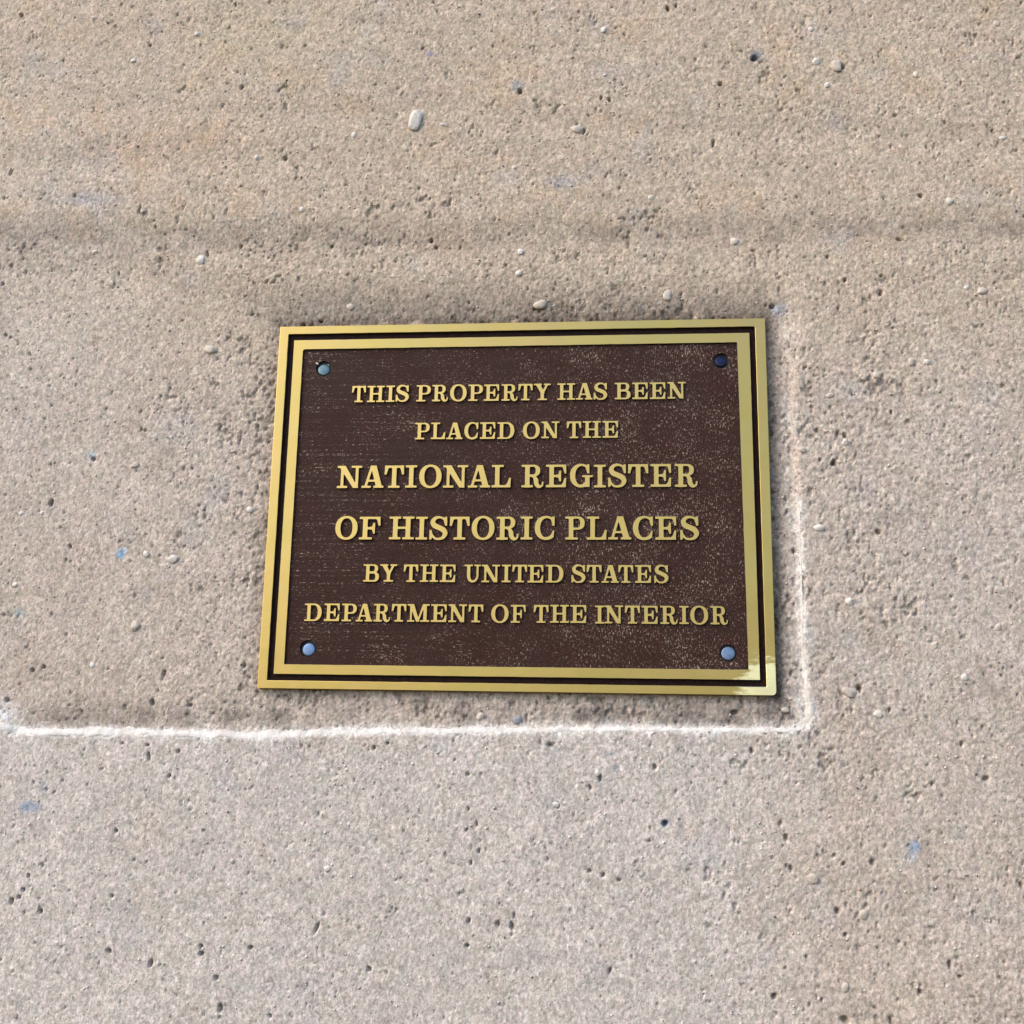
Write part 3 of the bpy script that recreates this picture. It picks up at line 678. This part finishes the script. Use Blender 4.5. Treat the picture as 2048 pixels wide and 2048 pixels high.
solid('inner_border', [wavy(ring_loop(ib_out, [.0003, .0003, .0004, .0003]), .00003, 2), wavy(ring_loop(ib_in, [.0014, .0004, .0003, .0003]), .00004, 3)], -.0024, 0, .00018, [M_BRASS, M_SIDE], plaque)

def screw(x, y, mat, tilt, zf, r=.00375, part_label=None):
    bm = bmesh.new(); n = 36; prof = [(0, .00025), (.45, .00022), (.8, .00012), (.93, 0), (1.0, -.00022), (1.0, -.0016)]
    rings = []
    for k, (a, z) in enumerate(prof):
        if k == 0: rings.append([bm.verts.new((0, 0, z))]); continue
        rings.append([bm.verts.new((a*r*math.cos(2*math.pi*i/n), a*r*math.sin(2*math.pi*i/n), z)) for i in range(n)])
    for i in range(n): bm.faces.new((rings[0][0], rings[1][i], rings[1][(i+1) % n]))
    for k in range(1, len(rings)-1):
        for i in range(n): bm.faces.new((rings[k][i], rings[k+1][i], rings[k+1][(i+1) % n], rings[k][(i+1) % n]))
    me = bpy.data.meshes.new('screw'); bm.to_mesh(me); bm.free()
    for p in me.polygons: p.use_smooth = True
    o = link('screw', me, [mat], plaque); o.location = (x*MM, y*MM, zf); o.rotation_euler = tilt
    if part_label: o['label'] = part_label
screw(-122.8, 85.6, M_TEAL, (math.radians(-7), math.radians(4), 0), -.0018, part_label='scuffed screw head tinted with grey green sky reflection in the top left corner')
screw(125.3, 87.4, M_DARK, (0, 0, 0), -.0022, .0036, 'dark screw head in the top right corner')
screw(-122.6, -90.8, M_SKYBLUE, (math.radians(-6), math.radians(-2), 0), -.0016, .0039, 'screw head tinted with blue sky reflection in the bottom left corner')
screw(125.8, -90.4, M_PALE, (math.radians(-6), math.radians(-2), 0), -.0016, .0040, 'screw head tinted with pale blue sky reflection in the bottom right corner')
# torn paint and bare metal beside the top left screw
for k, (x, y, r_) in enumerate([(-127.1, 89.5, 1.3), (-119.9, 88.6, .7)]):
    o = link('paint_chip', rock(500+k, r_*MM, r_*.6*MM, .0004), [M_WHITE], plaque); o.location = (x*MM, y*MM, FZ+.0001); o.rotation_euler = (math.radians(-90), 0, math.radians(-35))

# ---------------------------------------------------------------- lettering, each raised capital a part
LINES = [
 (63.3, 10.85, 0, [('T', -99.05), ('H', -88.2), ('I', -78.98), ('S', -71.37), ('P', -57.99), ('R', -47.58), ('O', -36.11), ('P', -25.36), ('E', -15.38), ('R', -4.16), ('T', 5.7), ('Y', 16.1), ('H', 30.9), ('A', 41.98), ('S', 51.88), ('B', 65.37), ('E', 75.97), ('E', 86.66), ('N', 98.1)]),
 (38.9, 10.8, 0, [('P', -57.92), ('L', -48.0), ('A', -37.83), ('C', -27.4), ('E', -17.24), ('D', -6.04), ('O', 9.68), ('N', 21.35), ('T', 35.8), ('H', 46.64), ('E', 57.85)]),
 (8.25, 14.25, 1, [('N', -102.46), ('A', -87.79), ('T', -74.44), ('I', -63.87), ('O', -51.92), ('N', -36.37), ('A', -21.74), ('L', -8.23), ('R', 10.85), ('E', 25.16), ('G', 40.48), ('I', 51.63), ('S', 62.06), ('T', 74.57), ('E', 88.09), ('R', 103.1)]),
 (-23.9, 14.2, 1, [('O', -102.76), ('F', -88.23), ('H', -68.53), ('I', -56.2), ('S', -45.82), ('T', -32.93), ('O', -18.67), ('R', -3.82), ('I', 7.76), ('C', 18.6), ('P', 36.8), ('L', 49.81), ('A', 63.47), ('C', 77.19), ('E', 90.72), ('S', 104.68)]),
 (-49.8, 10.7, 0, [('B', -86.13), ('Y', -75.5), ('T', -61.81), ('H', -50.68), ('E', -39.42), ('U', -24.4), ('N', -13.39), ('I', -4.05), ('T', 4.0), ('E', 13.43), ('D', 24.84), ('S', 39.05), ('T', 48.32), ('A', 57.73), ('T', 67.02), ('E', 77.15), ('S', 87.81)]),
 (-73.85, 10.65, 0, [('D', -120.71), ('E', -109.17), ('P', -98.48), ('A', -89.3), ('R', -78.5), ('T', -68.14), ('M', -56.37), ('E', -44.03), ('N', -32.71), ('T', -21.72), ('O', -7.38), ('F', 3.53), ('T', 17.11), ('H', 27.98), ('E', 39.09), ('I', 51.56), ('N', 59.89), ('T', 70.8), ('E', 80.81), ('R', 91.97), ('I', 100.71), ('O', 109.48), ('R', 120.88)])]
WID = [{'A': 10.34, 'B': 9.82, 'C': 8.75, 'D': 10.68, 'E': 9.57, 'F': 9.0, 'H': 11.19, 'I': 5.59, 'L': 9.17, 'M': 13.61, 'N': 11.19, 'O': 10.5, 'P': 9.24, 'R': 10.19, 'S': 8.45, 'T': 9.0, 'U': 10.08, 'Y': 10.5},
       {'A': 13.92, 'C': 12.08, 'E': 12.46, 'F': 13.19, 'G': 13.95, 'H': 15.54, 'I': 7.32, 'L': 11.99, 'N': 15.55, 'O': 13.99, 'P': 11.77, 'R': 13.6, 'S': 11.2, 'T': 12.3}]
GLY = {}
def letter_mesh(ch, size):
    cap = (10.75, 14.25)[size]
    if ch not in GLY: GLY[ch] = contours(glyph(ch)[1], 1.0/GN)
    L0 = GLY[ch]; ax_ = np.concatenate(L0); x0, x1 = ax_[:, 0].min(), ax_[:, 0].max()
    sx_ = WID[size][ch]/(x1-x0)*MM; sy_ = cap*MM
    loops = [[((p[0]-(x0+x1)/2)*sx_, (p[1]-.12)*sy_) for p in L] for L in L0]
    return solid('letter', loops, FZ-.0003, 0, .00010, [M_LET, M_SIDE], None)
M_LET = mat_brass('letter_brass', 1.16, .40)
LM = {}
r_ = random.Random(3)
for (yb, cap, size, row) in LINES:
    for ch, xc in row:
        if (ch, size) not in LM: LM[(ch, size)] = letter_mesh(ch, size)
        o = bpy.data.objects.new('letter', LM[(ch, size)]); COL.objects.link(o); o.parent = plaque
        o.location = (xc*MM, yb*MM+r_.gauss(0, .00006), r_.gauss(0, .00003))
